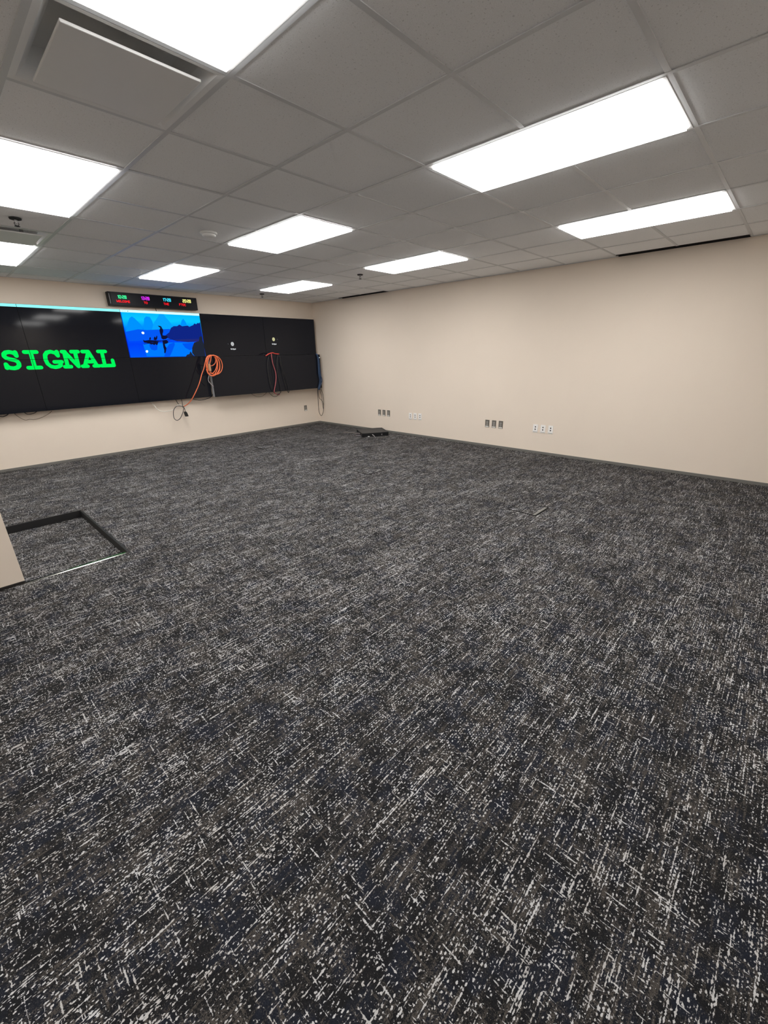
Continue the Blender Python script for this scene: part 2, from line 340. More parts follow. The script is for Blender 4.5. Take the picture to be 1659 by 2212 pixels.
    wcol = g.mix(g.step(g.noise(pos, 11.0, 1.0), 0.42, 0.62), (0.50, 0.495, 0.50), (0.44, 0.425, 0.415))
    mul = g.n('ShaderNodeVectorMath', operation='SCALE'); g.link(base, mul.inputs[0]); g.link(fl.outputs[0], mul.inputs['Scale'])
    c = g.mix(white, mul.outputs[0], wcol)
    g.link(c, b.inputs['Base Color'])
    hgt = g.math('ADD', g.math('MULTIPLY', white, 0.5), g.math('MULTIPLY', fine, 0.7))
    bump = g.n('ShaderNodeBump'); bump.inputs['Strength'].default_value = 0.4; bump.inputs['Distance'].default_value = 0.004
    g.link(hgt, bump.inputs['Height'])
    g.link(bump.outputs[0], b.inputs['Normal'])
    return m

def tile_material():
    m = principled('acoustic_tile', (0.92, 0.935, 0.95), 0.95, spec=0.1)
    g = NT(m)
    b = m.node_tree.nodes['Principled BSDF']
    pos = g.n('ShaderNodeNewGeometry').outputs['Position']
    f = g.noise(pos, 260, 2.0, 0.6)
    pit = g.math('SUBTRACT', 1.0, g.step(g.noise(pos, 120, 1.0, 0.5), 0.66, 0.72))
    v = g.n('ShaderNodeMapRange'); v.inputs['To Min'].default_value = 0.88; v.inputs['To Max'].default_value = 1.12
    g.link(f, v.inputs['Value'])
    k = g.math('MULTIPLY', v.outputs[0], g.math('ADD', 0.78, g.math('MULTIPLY', pit, 0.22)))
    big = g.n('ShaderNodeMapRange'); big.inputs['To Min'].default_value = 0.94; big.inputs['To Max'].default_value = 1.05
    g.link(g.noise(pos, 1.3, 1.0), big.inputs['Value'])
    k = g.math('MULTIPLY', k, big.outputs[0])
    mul = g.n('ShaderNodeVectorMath', operation='SCALE'); mul.inputs[0].default_value = (0.92, 0.935, 0.95)
    g.link(k, mul.inputs['Scale'])
    g.link(mul.outputs[0], b.inputs['Base Color'])
    bump = g.n('ShaderNodeBump'); bump.inputs['Strength'].default_value = 0.3; bump.inputs['Distance'].default_value = 0.002
    g.link(f, bump.inputs['Height']); g.link(bump.outputs[0], b.inputs['Normal'])
    return m

def wall_material():
    m = principled('beige_paint', WALL, 0.75, spec=0.25)
    g = NT(m)
    b = m.node_tree.nodes['Principled BSDF']
    pos = g.n('ShaderNodeNewGeometry').outputs['Position']
    v = g.n('ShaderNodeMapRange'); v.inputs['To Min'].default_value = 0.965; v.inputs['To Max'].default_value = 1.03
    g.link(g.noise(pos, 1.1, 3.0, 0.6), v.inputs['Value'])
    mul = g.n('ShaderNodeVectorMath', operation='SCALE'); mul.inputs[0].default_value = WALL
    g.link(v.outputs[0], mul.inputs['Scale'])
    g.link(mul.outputs[0], b.inputs['Base Color'])
    bump = g.n('ShaderNodeBump'); bump.inputs['Strength'].default_value = 0.06; bump.inputs['Distance'].default_value = 0.002
    g.link(g.noise(pos, 180, 2.0), bump.inputs['Height']); g.link(bump.outputs[0], b.inputs['Normal'])
    return m

WALL = (0.84, 0.735, 0.625)
M = {}
M['carpet'] = carpet_material()
M['tile'] = tile_material()
M['wall'] = wall_material()
M['tee'] = principled('grid_metal', (0.66, 0.68, 0.70), 0.42)
M['plenum'] = principled('plenum_deck', (0.12, 0.12, 0.12), 0.9)
M['white_metal'] = principled('white_enamel', (0.86, 0.87, 0.87), 0.4)
M['dark_gap'] = principled('dark_gap', (0.012, 0.012, 0.013), 0.8)
M['base_grey'] = principled('grey_vinyl_base', (0.17, 0.165, 0.15), 0.55)
M['base_dark'] = principled('dark_vinyl_base', (0.018, 0.015, 0.013), 0.5)
M['black_rubber'] = principled('black_rubber', (0.009, 0.009, 0.010), 0.6)
M['metal'] = principled('satin_metal', (0.34, 0.33, 0.31), 0.14, 1.0)
M['grey_metal'] = principled('grey_sheet_metal', (0.42, 0.415, 0.42), 0.5, 0.0)
M['screen'] = principled('lcd_glass', (0.004, 0.0043, 0.0056), 0.065, spec=0.22)
M['screen'].node_tree.nodes['Principled BSDF'].inputs['Emission Color'].default_value = (0.62, 0.68, 1.0, 1)
M['screen'].node_tree.nodes['Principled BSDF'].inputs['Emission Strength'].default_value = 0.0060   # backlight bleed of a dark but powered screen
M['bezel'] = principled('black_bezel', (0.0025, 0.0025, 0.003), 0.6, spec=0.1)
M['black_plastic'] = principled('black_plastic', (0.009, 0.009, 0.011), 0.5, spec=0.25)
M['clock_face'] = principled('smoked_acrylic', (0.005, 0.006, 0.010), 0.35, spec=0.15)
M['plate_grey'] = principled('steel_wall_plate', (0.20, 0.185, 0.16), 0.4, 0.5)
M['plug_grey'] = principled('grey_receptacle', (0.36, 0.34, 0.31), 0.5)
M['plate_white'] = principled('white_wall_plate', (0.93, 0.91, 0.88), 0.4)
M['label_white'] = principled('white_label', (0.82, 0.80, 0.76), 0.5)
M['orange'] = principled('orange_jacket', (0.85, 0.19, 0.07), 0.45)
M['red'] = principled('red_jacket', (0.62, 0.055, 0.04), 0.45)
M['pink_red'] = principled('faded_red_jacket', (0.46, 0.10, 0.11), 0.5)
M['blue'] = principled('blue_jacket', (0.020, 0.055, 0.13), 0.4)
M['cord_black'] = principled('black_jacket', (0.014, 0.013, 0.012), 0.5)
M['cord_brown'] = principled('brown_jacket', (0.13, 0.095, 0.06), 0.6)
M['cord_white'] = principled('white_jacket', (0.80, 0.76, 0.68), 0.5)
M['cord_grey'] = principled('grey_jacket', (0.42, 0.38, 0.38), 0.5)
M['tan'] = principled('tan_connector', (0.45, 0.24, 0.12), 0.5)
M['chrome'] = principled('chrome', (0.75, 0.75, 0.76), 0.25, 1.0)
M['tray_top'] = principled('grey_felt_top', (0.05, 0.047, 0.046), 0.85)
M['led_panel'] = emission('led_diffuser', (1.0, 0.985, 0.965), PANEL_STRENGTH)

# ------------------------------------------------------------------ room shell
XL, YN = -8.545, -9.75          # left wall and the wall behind the camera
PX, PY0, PY1, PD = -5.25, -4.15, -2.70, 0.066   # floor recess

mb = MB()
mb.quad((XL, YN, 0), (0, YN, 0), (0, PY0, 0), (XL, PY0, 0))
mb.quad((PX, PY0, 0), (0, PY0, 0), (0, PY1, 0), (PX, PY1, 0))
mb.quad((XL, PY1, 0), (0, PY1, 0), (0, 0, 0), (XL, 0, 0))
floor = struct(mb.build('floor', M['carpet']))
floor['label'] = 'dark carpet woven with white and brown flecks covering the whole room'
MB().box(XL, PX, PY0, PY1, -PD - 0.02, -PD).build('recess_floor', M['carpet'], floor)
o = MB().box(XL, PX, PY1 - 0.004, PY1 + 0.001, -PD, 0.001).build('recess_side', M['black_rubber'], floor)
o['label'] = 'black side of the floor recess'
MB().box(PX - 0.004, PX + 0.001, PY0, PY1, -PD, 0.001).build('recess_side', M['black_rubber'], floor)
MB().box(XL, PX, PY0 - 0.001, PY0 + 0.004, -PD, 0.0).build('recess_side', M['black_rubber'], floor)
MB().box(XL, PX + 0.012, PY1 + 0.001, PY1 + 0.010, -0.002, 0.003).build('recess_edging', M['black_plastic'], floor)
MB().box(PX + 0.001, PX + 0.012, PY0, PY1 + 0.001, -0.002, 0.003).build('recess_edging', M['black_plastic'], floor)
MB().prism([(-0.016, 0), (-0.011, 0.004), (0.010, 0.004), (0.014, 0)],
           lambda p: (-5.90, PY0 + p[0], p[1]), lambda p: (PX - 0.02, PY0 + p[0], p[1])).build('threshold_strip', M['metal'], floor)

def wall(name, b, label):
    o = struct(MB().box(*b).build(name, M['wall']))
    o['label'] = label
    return o
wall('wall_right', (0, 0.12, YN - 0.12, 0.12, -0.12, H + 0.2), 'long beige wall with power and data outlets')
wall('wall_back', (XL - 0.12, 0, 0, 0.12, -0.12, H + 0.2), 'beige wall carrying the video displays')
wall('wall_left', (XL - 0.12, XL, YN - 0.12, 0, -0.12, H + 0.2), 'beige wall on the left outside the view')
wall('wall_front', (XL, 0, YN - 0.12, YN, -0.12, H + 0.2), 'beige wall behind the camera')
wall('wall_partition', (XL, -5.892, PY0 + 0.002, PY0 + 0.125, -PD, H), 'end of a beige partition beside the floor recess')

def skirting(name, b, mat, label):
    o = struct(MB().box(*b).build(name, mat, bevel=0.002))
    o['label'] = label
skirting('baseboard_right', (-0.007, 0, YN, 0, 0, 0.036), M['base_grey'], 'low grey vinyl base along the outlet wall')
skirting('baseboard_back', (XL, -0.007, -0.007, 0, 0, 0.036), M['base_grey'], 'low grey vinyl base along the display wall')
skirting('baseboard_left', (XL, XL + 0.007, YN, PY0, 0, 0.036), M['base_grey'], 'low grey vinyl base along the left wall')
skirting('baseboard_front', (XL, 0, YN, YN + 0.007, 0, 0.036), M['base_grey'], 'low grey vinyl base behind the camera')
skirting('baseboard_partition', (XL, -5.892, PY0 - 0.006, PY0 + 0.002, 0, 0.020), M['base_dark'], 'thin dark base strip along the partition')

# ------------------------------------------------------------------ ceiling grid
ceiling = struct(MB().box(XL, 0, YN, 0, H + 0.15, H + 0.19).build('ceiling', M['plenum']))
ceiling['label'] = 'suspended ceiling of grey acoustic tiles in a metal grid'
gx = lambda i: XO + i * T
gy = lambda j: YO + j * T
I0, I1 = -8, 6
xs = [gx(i) for i in range(I0, I1 + 1)]
xs[0], xs[-1] = XL, 0.0
ys = [YN] + [gy(j) for j in range(-6, 10)] + [0.0]
jidx = list(range(-7, 10))
LIGHTS = [(-3, -2), (0, -2), (3, -2), (-3, 2), (0, 2), (3, 2), (-3, 6), (0, 6), (3, 6),
          (-6, -2), (0, -6), (-6, 6)]  # unseen panels, added to light the room
DIFFUSERS = [(-3, 0), (-3, 5)]
SLOTS = [(5, -2), (5, -1), (5, 6), (5, 7)]
taken = set()
for (i, j) in LIGHTS: taken |= {(i, j), (i, j + 1)}
taken |= set(DIFFUSERS)
SLOT_W = 0.105
cache = {}
for a in range(len(xs) - 1):
    i = I0 + a
    for b in range(len(ys) - 1):
        j = jidx[b]
        if (i, j) in taken: continue
        x0, x1, y0, y1 = xs[a], xs[a + 1], ys[b], ys[b + 1]
        if (i, j) in SLOTS: x1 -= SLOT_W
        w, d = x1 - x0 - 0.006, y1 - y0 - 0.006
        key = (round(w, 3), round(d, 3))
        if key not in cache:
            cache[key] = MB().box(-w / 2, w / 2, -d / 2, d / 2, 0, 0.016).mesh('ceiling_tile', M['tile'])
        o = bpy.data.objects.new('ceiling_tile', cache[key])
        o.location = ((x0 + x1) / 2, (y0 + y1) / 2, H + 0.004 + random.uniform(-0.0006, 0.0006))
        col.objects.link(o)
        o.parent = ceiling
light_cells = taken
# main runners along the room, then the cross tees cell by cell where no fixture spans them
fl = 0.0115
for a in range(1, len(xs) - 1):
    MB().box(xs[a] - fl, xs[a] + fl, YN, 0, H, H + 0.0035).box(xs[a] - 0.001, xs[a] + 0.001, YN, 0, H + 0.0035, H + 0.035).build('grid_runner', M['tee'], ceiling)
span = set()
for (i, j) in LIGHTS: span.add((i, j + 1))
for b in range(1, len(ys) - 1):
    j = jidx[b]
    for a in range(len(xs) - 1):
        if (I0 + a, j) in span: continue
        x0, x1 = xs[a] + fl, xs[a + 1] - fl
        if I0 + a == 5 and j in (-1, 7): x1 = -SLOT_W
        MB().box(x0, x1, ys[b] - fl, ys[b] + fl, H + 0.0006, H + 0.0035).box(x0, x1, ys[b] - 0.001, ys[b] + 0.001, H + 0.0035, H + 0.03).build('cross_tee', M['tee'], ceiling)
# wall angle
ta = MB()
for (q0, q1) in ((YN, gy(-2)), (gy(0), gy(6)), (gy(8), 0)): ta.box(-0.020, 0, q0, q1, H - 0.001, H + 0.003)
struct(ta.build('trim_1', M['tee']))['label'] = 'metal wall angle between the ceiling and the outlet wall'
struct(MB().box(XL, -0.02, -0.020, 0, H - 0.001, H + 0.003).build('trim_2', M['tee']))['label'] = 'metal wall angle between the ceiling and the display wall'

# ------------------------------------------------------------------ ceiling lights
LIGHT_LABEL = {
    (-3, -2): 'LED ceiling panel cut by the top edge beside the large air diffuser',
    (0, -2): 'long LED ceiling panel near the top right, largest over the outlet wall side',
    (3, -2): 'long slim LED ceiling panel farthest to the right, near the outlet wall',
    (-3, 2): 'large LED ceiling panel on the left above the sprinkler',
    (0, 2): 'yellowish LED ceiling panel in the middle of the ceiling, beside the smoke detector',
    (3, 2): 'LED ceiling panel in the middle near the outlet wall, beside a sprinkler',
    (-3, 6): 'small LED ceiling panel at the left edge above the video displays',
    (0, 6): 'LED ceiling panel directly above the multicolour clock',
    (3, 6): 'smallest LED ceiling panel, nearest the far room corner',
    (-6, -2): 'unseen LED ceiling panel added left of the camera to light the room',
    (0, -6): 'unseen LED ceiling panel added behind the camera to light the room',
    (-6, 6): 'unseen LED ceiling panel added behind the partition to light that side',
}
for (i, j) in LIGHTS:
    x0, x1, y0, y1 = gx(i) + fl, gx(i + 1) - fl, gy(j) + fl, gy(j + 2) - fl
    r = empty('ceiling_light', ((x0 + x1) / 2, (y0 + y1) / 2, H))
    tag(r, LIGHT_LABEL[(i, j)], 'ceiling light', 'LED panels in the ceiling grid')
    w = 0.017
    fr = MB()
    fr.box(x0 + w, x1 - w, y0 + w, y1 - w, H + 0.006, H + 0.010)
    for b in ((x0, x1, y0, y0 + w), (x0, x1, y1 - w, y1), (x0, x0 + w, y0 + w, y1 - w), (x1 - w, x1, y0 + w, y1 - w)):
        fr.box(*b, H - 0.001, H + 0.010)
    fr.build('frame', M['white_metal'], r)
    MB().box(x0 + w + 0.005, x1 - w - 0.005, y0 + w + 0.005, y1 - w - 0.005, H - 0.012, H + 0.006).build('diffuser', M['led_panel'], r)  # shaped proud of the frame so its glowing sides brighten the tiles
    MB().box(x0 + 0.004, x1 - 0.004, y0 + 0.004, y1 - 0.004, H + 0.0105, H + 0.07).build('housing', M['white_metal'], r)

# ------------------------------------------------------------------ air diffusers and slots
for (i, j), lab in zip(DIFFUSERS, ('square plaque air diffuser beside the ceiling panel at the top left',
                                   'plaque air diffuser seen edge-on between the sprinkler and the left ceiling panel')):
    x0, x1, y0, y1 = gx(i) + fl, gx(i + 1) - fl, gy(j) + fl, gy(j + 1) - fl
    cx, cy = (x0 + x1) / 2, (y0 + y1) / 2
    r = empty('air_diffuser', (cx, cy, H))
    tag(r, lab, 'air vent', 'plaque air diffusers')
    rim = 0.022
    prof = [(0.0, 0.0), (rim, 0.002), (rim + 0.035, 0.040), (rim + 0.06, 0.095)]
    vs, fs = [], []
    for (d, z) in prof:
        vs += [(x0 + d, y0 + d, H + z), (x1 - d, y0 + d, H + z), (x1 - d, y1 - d, H + z), (x0 + d, y1 - d, H + z)]
    for k in range(len(prof) - 1):
        for q in range(4):
            fs.append((k * 4 + q, k * 4 + (q + 1) % 4, (k + 1) * 4 + (q + 1) % 4, (k + 1) * 4 + q))
    n = (len(prof) - 1) * 4
    fs.append((n, n + 1, n + 2, n + 3))
    MB().add(vs, fs).build('pan', M['white_metal'], r)
    pw, pd = 0.228, 0.222
    MB().box(cx - pw, cx + pw, cy - pd, cy + pd, H - 0.018, H - 0.008).build('face_panel', M['white_metal'], r, bevel=0.003)
    for sx in (-0.13, 0.13):
        MB().box(cx + sx - 0.012, cx + sx + 0.012, cy - 0.012, cy + 0.012, H - 0.008, H + 0.085).build('hanger', M['grey_metal'], r)
for j, lab in ((-2, 'black linear slot air vent at the top of the outlet wall, right end'),
               (6, 'black linear slot air vent at the top of the outlet wall, near the far corner')):
    y0, y1 = gy(j) + 0.006, gy(j + 2) - 0.006
    xa, xb = -SLOT_W + 0.002, -0.003
    r = empty('slot_vent', ((xa + xb) / 2, (y0 + y1) / 2, H))
    tag(r, lab, 'air vent', 'linear slot vents')
    ch = MB()
    ch.box(xa, xa + 0.003, y0, y1, H - 0.003, H + 0.08).box(xb - 0.003, xb, y0, y1, H - 0.002, H + 0.08)
    ch.box(xa, xb, y0, y1, H + 0.08, H + 0.083)
    ch.build('channel', M['dark_gap'], r)
    MB().box(xa + 0.020, xa + 0.023, y0, y1, H + 0.0, H + 0.03).build('blade', M['dark_gap'], r)

# ------------------------------------------------------------------ sprinklers and smoke detector
def sprinkler(x, y, label):
    r = empty('sprinkler_head', (x, y, H))
    tag(r, label, 'sprinkler', 'ceiling sprinklers')
    c = (x, y, H)
    MB().lathe([(0.020, 0.003), (0.040, 0.002), (0.038, -0.007), (0.026, -0.010), (0.012, -0.010)], c).build('escutcheon', M['dark_gap'], r, True)
    MB().lathe([(0.010, -0.009), (0.011, -0.026), (0.007, -0.030), (0.006, -0.034)], c, 12).build('body', M['grey_metal'], r, True)
    fm = MB()
    for s in (-1, 1):
        fm.tube([(x + s * 0.009, y, H - 0.024), (x + s * 0.014, y, H - 0.036), (x + s * 0.006, y, H - 0.050)], 0.0022, 6, 4)
    fm.build('yoke_arms', M['black_plastic'], r, True)
    MB().lathe([(0.005, -0.046), (0.017, -0.050), (0.019, -0.053), (0.006, -0.055)], c, 14).build('deflector', M['black_plastic'], r, True)
sprinkler(gx(-2.5), gy(4.5), 'dark sprinkler head below the large ceiling panel at the left edge')
sprinkler(gx(3.52), gy(4.58), 'dark sprinkler head in the middle near the outlet wall')
sprinkler(gx(3.5), gy(8.6), 'small sprinkler head nearest the far room corner')
r = empty('smoke_detector', (gx(-0.46), gy(3.55), H))
tag(r, 'round white smoke detector on the ceiling above the displays', 'smoke detector')
c = (gx(-0.46), gy(3.55), H)
MB().lathe([(0.070, 0.004), (0.072, -0.004), (0.068, -0.012), (0.060, -0.014)], c, 28).build('base_ring', M['white_metal'], r, True)
MB().lathe([(0.058, -0.013), (0.056, -0.024), (0.046, -0.032), (0.020, -0.035)], c, 28).build('cover', M['white_metal'], r, True)

# ------------------------------------------------------------------ flat lettering
def clip(poly, x0, x1, z0, z1):
    for ax, lim, sgn in ((0, x0, 1), (0, x1, -1), (1, z0, 1), (1, z1, -1)):
        out = []
        for k in range(len(poly)):
            a, b = poly[k], poly[(k + 1) % len(poly)]
            da, db = (a[ax] - lim) * sgn, (b[ax] - lim) * sgn
            if da >= 0: out.append(a)
            if (da >= 0) != (db >= 0):
                t = da / (da - db)
                out.append((a[0] + (b[0] - a[0]) * t, a[1] + (b[1] - a[1]) * t))
        poly = out
        if len(poly) < 3: return []
    return poly

def stroke(pts, w):
    """convex pieces of a polyline drawn with a round pen of width w"""
    out = []
    h = w / 2
    for (a, b) in zip(pts, pts[1:]):
        dx, dz = b[0] - a[0], b[1] - a[1]
        L = math.hypot(dx, dz)
        if L < 1e-6: continue
        nx, nz = -dz / L * h, dx / L * h
        out.append([(a[0] + nx, a[1] + nz), (a[0] - nx, a[1] - nz), (b[0] - nx, b[1] - nz), (b[0] + nx, b[1] + nz)])
    for p in pts:
        out.append([(p[0] + h * math.cos(k * math.pi / 6), p[1] + h * math.sin(k * math.pi / 6)) for k in range(12)])
    return out

def flat(pieces, y, rect=None):
    mb = MB()
    for q in pieces:
        if rect: q = clip(q, *rect)
        if len(q) >= 3:
            mb.add([(p[0], y, p[1]) for p in q], [tuple(range(len(q)))])
    return mb

FONT = {
    'W': [[(0, 1), (.2, 0), (.45, .6), (.7, 0), (.9, 1)]], 'E': [[(.6, 0), (0, 0), (0, 1), (.6, 1)], [(0, .5), (.5, .5)]],
    'L': [[(0, 1), (0, 0), (.6, 0)]], 'C': [[(.6, .85), (.45, 1), (.15, 1), (0, .8), (0, .2), (.15, 0), (.45, 0), (.6, .15)]],
    'O': [[(.15, 0), (0, .2), (0, .8), (.15, 1), (.45, 1), (.6, .8), (.6, .2), (.45, 0), (.15, 0)]],
    'M': [[(0, 0), (0, 1), (.4, .45), (.8, 1), (.8, 0)]], 'T': [[(0, 1), (.6, 1)], [(.3, 1), (.3, 0)]],
    'H': [[(0, 0), (0, 1)], [(.6, 0), (.6, 1)], [(0, .5), (.6, .5)]], 'F': [[(0, 0), (0, 1), (.6, 1)], [(0, .5), (.5, .5)]],
    'N': [[(0, 0), (0, 1), (.6, 0), (.6, 1)]], 'S': [[(.55, .85), (.4, 1), (.15, 1), (0, .8), (.1, .55), (.5, .45), (.6, .2), (.45, 0), (.15, 0), (0, .15)]],
    'o': [[(.1, 0), (0, .3), (.1, .6), (.4, .6), (.5, .3), (.4, 0), (.1, 0)]], 'i': [[(.1, 0), (.1, .6)], [(.1, .85), (.1, .9)]],
    'g': [[(.5, .6), (.1, .6), (0, .3), (.1, 0), (.5, 0)], [(.5, .6), (.5, -.15), (.4, -.3), (.1, -.3)]],
    'n': [[(0, 0), (0, .6)], [(0, .45), (.2, .6), (.4, .55), (.5, .4), (.5, 0)]],
    'a': [[(.05, .58), (.4, .6), (.5, .45), (.5, 0)], [(.5, .3), (.1, .3), (0, .15), (.1, 0), (.5, .05)]], 'l': [[(.1, 0), (.1, 1)]],
    'A': [[(0, 0), (.3, 1), (.6, 0)], [(.1, .35), (.5, .35)]],
    '0': [[(0, .05), (0, .95)], [(.55, .05), (.55, .95)], [(0, 0), (.55, 0)], [(0, 1), (.55, 1)]],
    '1': [[(.12, .85), (.3, 1), (.3, 0)]], '2': [[(0, 1), (.55, 1), (.55, .5), (0, .5), (0, 0), (.55, 0)]],
    '3': [[(0, 1), (.55, 1), (.55, 0), (0, 0)], [(.1, .5), (.55, .5)]], '7': [[(0, .8), (0, 1), (.55, 1), (.55, .8), (.3, 0)]],
    '8': [[(0, 0), (.55, 0), (.55, 1), (0, 1), (0, 0)], [(0, .5), (.55, .5)]],
    ':': [[(.1, .28), (.1, .34)], [(.1, .66), (.1, .72)]], ' ': [],
}
ADV = {'W': 1.15, 'M': 1.05, ':': .32, '1': .62, 'i': .35, 'l': .35, ' ': .4, 'o': .72, 'g': .72, 'n': .72, 'a': .72}
def text(s, x0, x1, z0, z1, pen):
    adv = [ADV.get(ch, .85) for ch in s]
    tot = sum(adv) - 0.25
    kx, kz = (x1 - x0) / tot, (z1 - z0)
    out, u = [], 0.0
    for ch, a in zip(s, adv):
        for pl in FONT[ch]:
            out += stroke([(x0 + (u + p[0]) * kx, z0 + p[1] * kz) for p in pl], pen)
        u += a
    return out

# ------------------------------------------------------------------ video displays
XE = [-6.10, -4.895, -3.69, -2.485, -1.28, -0.075]
ZE = [0.772, 1.449, 2.126]
SCR = {k: emission(k, c, s) for k, (c, s) in {
    'screen_green': ((0.0, 0.95, 0.11), 1.0),
    'screen_cyan': ((0.28, 1.0, 1.0), 1.15),
    'screen_pale': ((0.60, 1.0, 1.0), 1.25),
    'screen_white': ((0.75, 0.77, 0.78), 0.75),
    'screen_yellow': ((0.80, 0.78, 0.42), 0.8),
    'screen_dim': ((0.30, 0.30, 0.32), 0.5),
    'pic_hill': ((0.0, 0.29, 1.0), 1.0),
    'pic_hill_far': ((0.002, 0.37, 1.0), 1.0),
    'pic_haze': ((0.001, 0.11, 1.0), 0.92),
    'pic_forest': ((0.006, 0.022, 0.27), 0.85),
    'pic_bank': ((0.020, 0.03, 0.25), 0.8),
    'pic_dark': ((0.006, 0.008, 0.045), 0.8),
    'pic_water': ((0.0, 0.20, 1.0), 1.0),
    'pic_reflect': ((0.0, 0.10, 0.95), 0.95),
    'pic_rock': ((0.022, 0.030, 0.055), 0.7),
    'pic_lamp': ((0.85, 1.0, 0.95), 1.4),
    'pic_edge': ((0.0, 0.02, 0.75), 0.8),
}.items()}
def picture_material():
    m = emission('river_picture', (0, 0.3, 1), 1.0)
    g = NT(m)
    e = [n for n in m.node_tree.nodes if n.type == 'EMISSION'][0]
    pos = g.n('ShaderNodeNewGeometry').outputs['Position']
    sep = g.n('ShaderNodeSeparateXYZ'); g.link(pos, sep.inputs[0])
    t = g.math('DIVIDE', g.math('SUBTRACT', sep.outputs[2], 1.452), 0.634)
    ramp = g.n('ShaderNodeValToRGB')
    el = ramp.color_ramp.elements
    el[0].position = 0.0; el[0].color = (0.0, 0.10, 1.0, 1)
    el[1].position = 1.0; el[1].color = (0.002, 0.50, 1.0, 1)
    for p, c in ((0.30, (0.0, 0.055, 0.95, 1)), (0.52, (0.0, 0.10, 1.0, 1)), (0.66, (0.0, 0.24, 1.0, 1)), (0.86, (0.003, 0.58, 1.0, 1))):
        q = el.new(p); q.color = c
    g.link(g.math('ADD', t, g.math('MULTIPLY', g.math('SUBTRACT', g.noise(pos, 9, 2), 0.5), 0.10)), ramp.inputs[0])
    g.link(ramp.outputs[0], e.inputs[0])
    return m
SCR['pic'] = picture_material()

DISPLAY_LABEL = {
    (0, 1): 'upper video display at the left edge with a cyan bar and green letters',
    (1, 1): 'upper video display reflecting ceiling lights, with a cyan bar and green letters',
    (2, 1): 'upper video display showing a blue river landscape below the clock',
    (3, 1): 'upper black video display with a white circle icon, right of the river picture',
    (4, 1): 'upper black video display with a yellow circle icon, nearest the room corner',
    (0, 0): 'lower video display at the left edge with the bottom of green letters',
    (1, 0): 'lower video display under the green letters GNAL',
    (2, 0): 'lower blank video display under the river picture, left of the orange cord',
    (3, 0): 'lower black video display pulled forward, right of the orange cord coil',
    (4, 0): 'lower black video display pulled forward, behind the blue cables at the corner',
}
SIGNAL = {
    'S': [[(-5.050, 1.543), (-5.048, 1.497), (-5.056, 1.520), (-5.078, 1.538), (-5.110, 1.546), (-5.148, 1.540), (-5.170, 1.520), (-5.174, 1.495), (-5.158, 1.472), (-5.122, 1.457), (-5.083, 1.446), (-5.056, 1.430), (-5.046, 1.405), (-5.050, 1.375), (-5.075, 1.352), (-5.110, 1.344), (-5.148, 1.350), (-5.172, 1.370), (-5.180, 1.395), (-5.181, 1.350)]],
    'I': [[(-4.955, 1.543), (-4.825, 1.543)], [(-4.958, 1.345), (-4.822, 1.345)], [(-4.889, 1.543), (-4.889, 1.345)]],
    'G': [[(-4.598, 1.545), (-4.598, 1.492), (-4.620, 1.530), (-4.668, 1.546), (-4.712, 1.536), (-4.740, 1.502), (-4.748, 1.445), (-4.738, 1.390), (-4.708, 1.355), (-4.664, 1.343), (-4.622, 1.350), (-4.592, 1.368), (-4.590, 1.412)], [(-4.655, 1.412), (-4.572, 1.412)]],
    'N': [[(-4.540, 1.543), (-4.505, 1.543)], [(-4.515, 1.543), (-4.515, 1.345)], [(-4.548, 1.345), (-4.476, 1.345)], [(-4.508, 1.540), (-4.388, 1.345)], [(-4.386, 1.345), (-4.386, 1.543)], [(-4.430, 1.543), (-4.350, 1.543)]],
    'A': [[(-4.222, 1.541), (-4.308, 1.345)], [(-4.222, 1.541), (-4.152, 1.345)], [(-4.282, 1.405), (-4.176, 1.405)], [(-4.335, 1.345), (-4.272, 1.345)], [(-4.190, 1.345), (-4.127, 1.345)], [(-4.296, 1.543), (-4.222, 1.543)]],
    'L': [[(-4.100, 1.543), (-4.006, 1.543)], [(-4.052, 1.543), (-4.052, 1.345)], [(-4.096, 1.345), (-3.932, 1.345), (-3.936, 1.418)]],
}
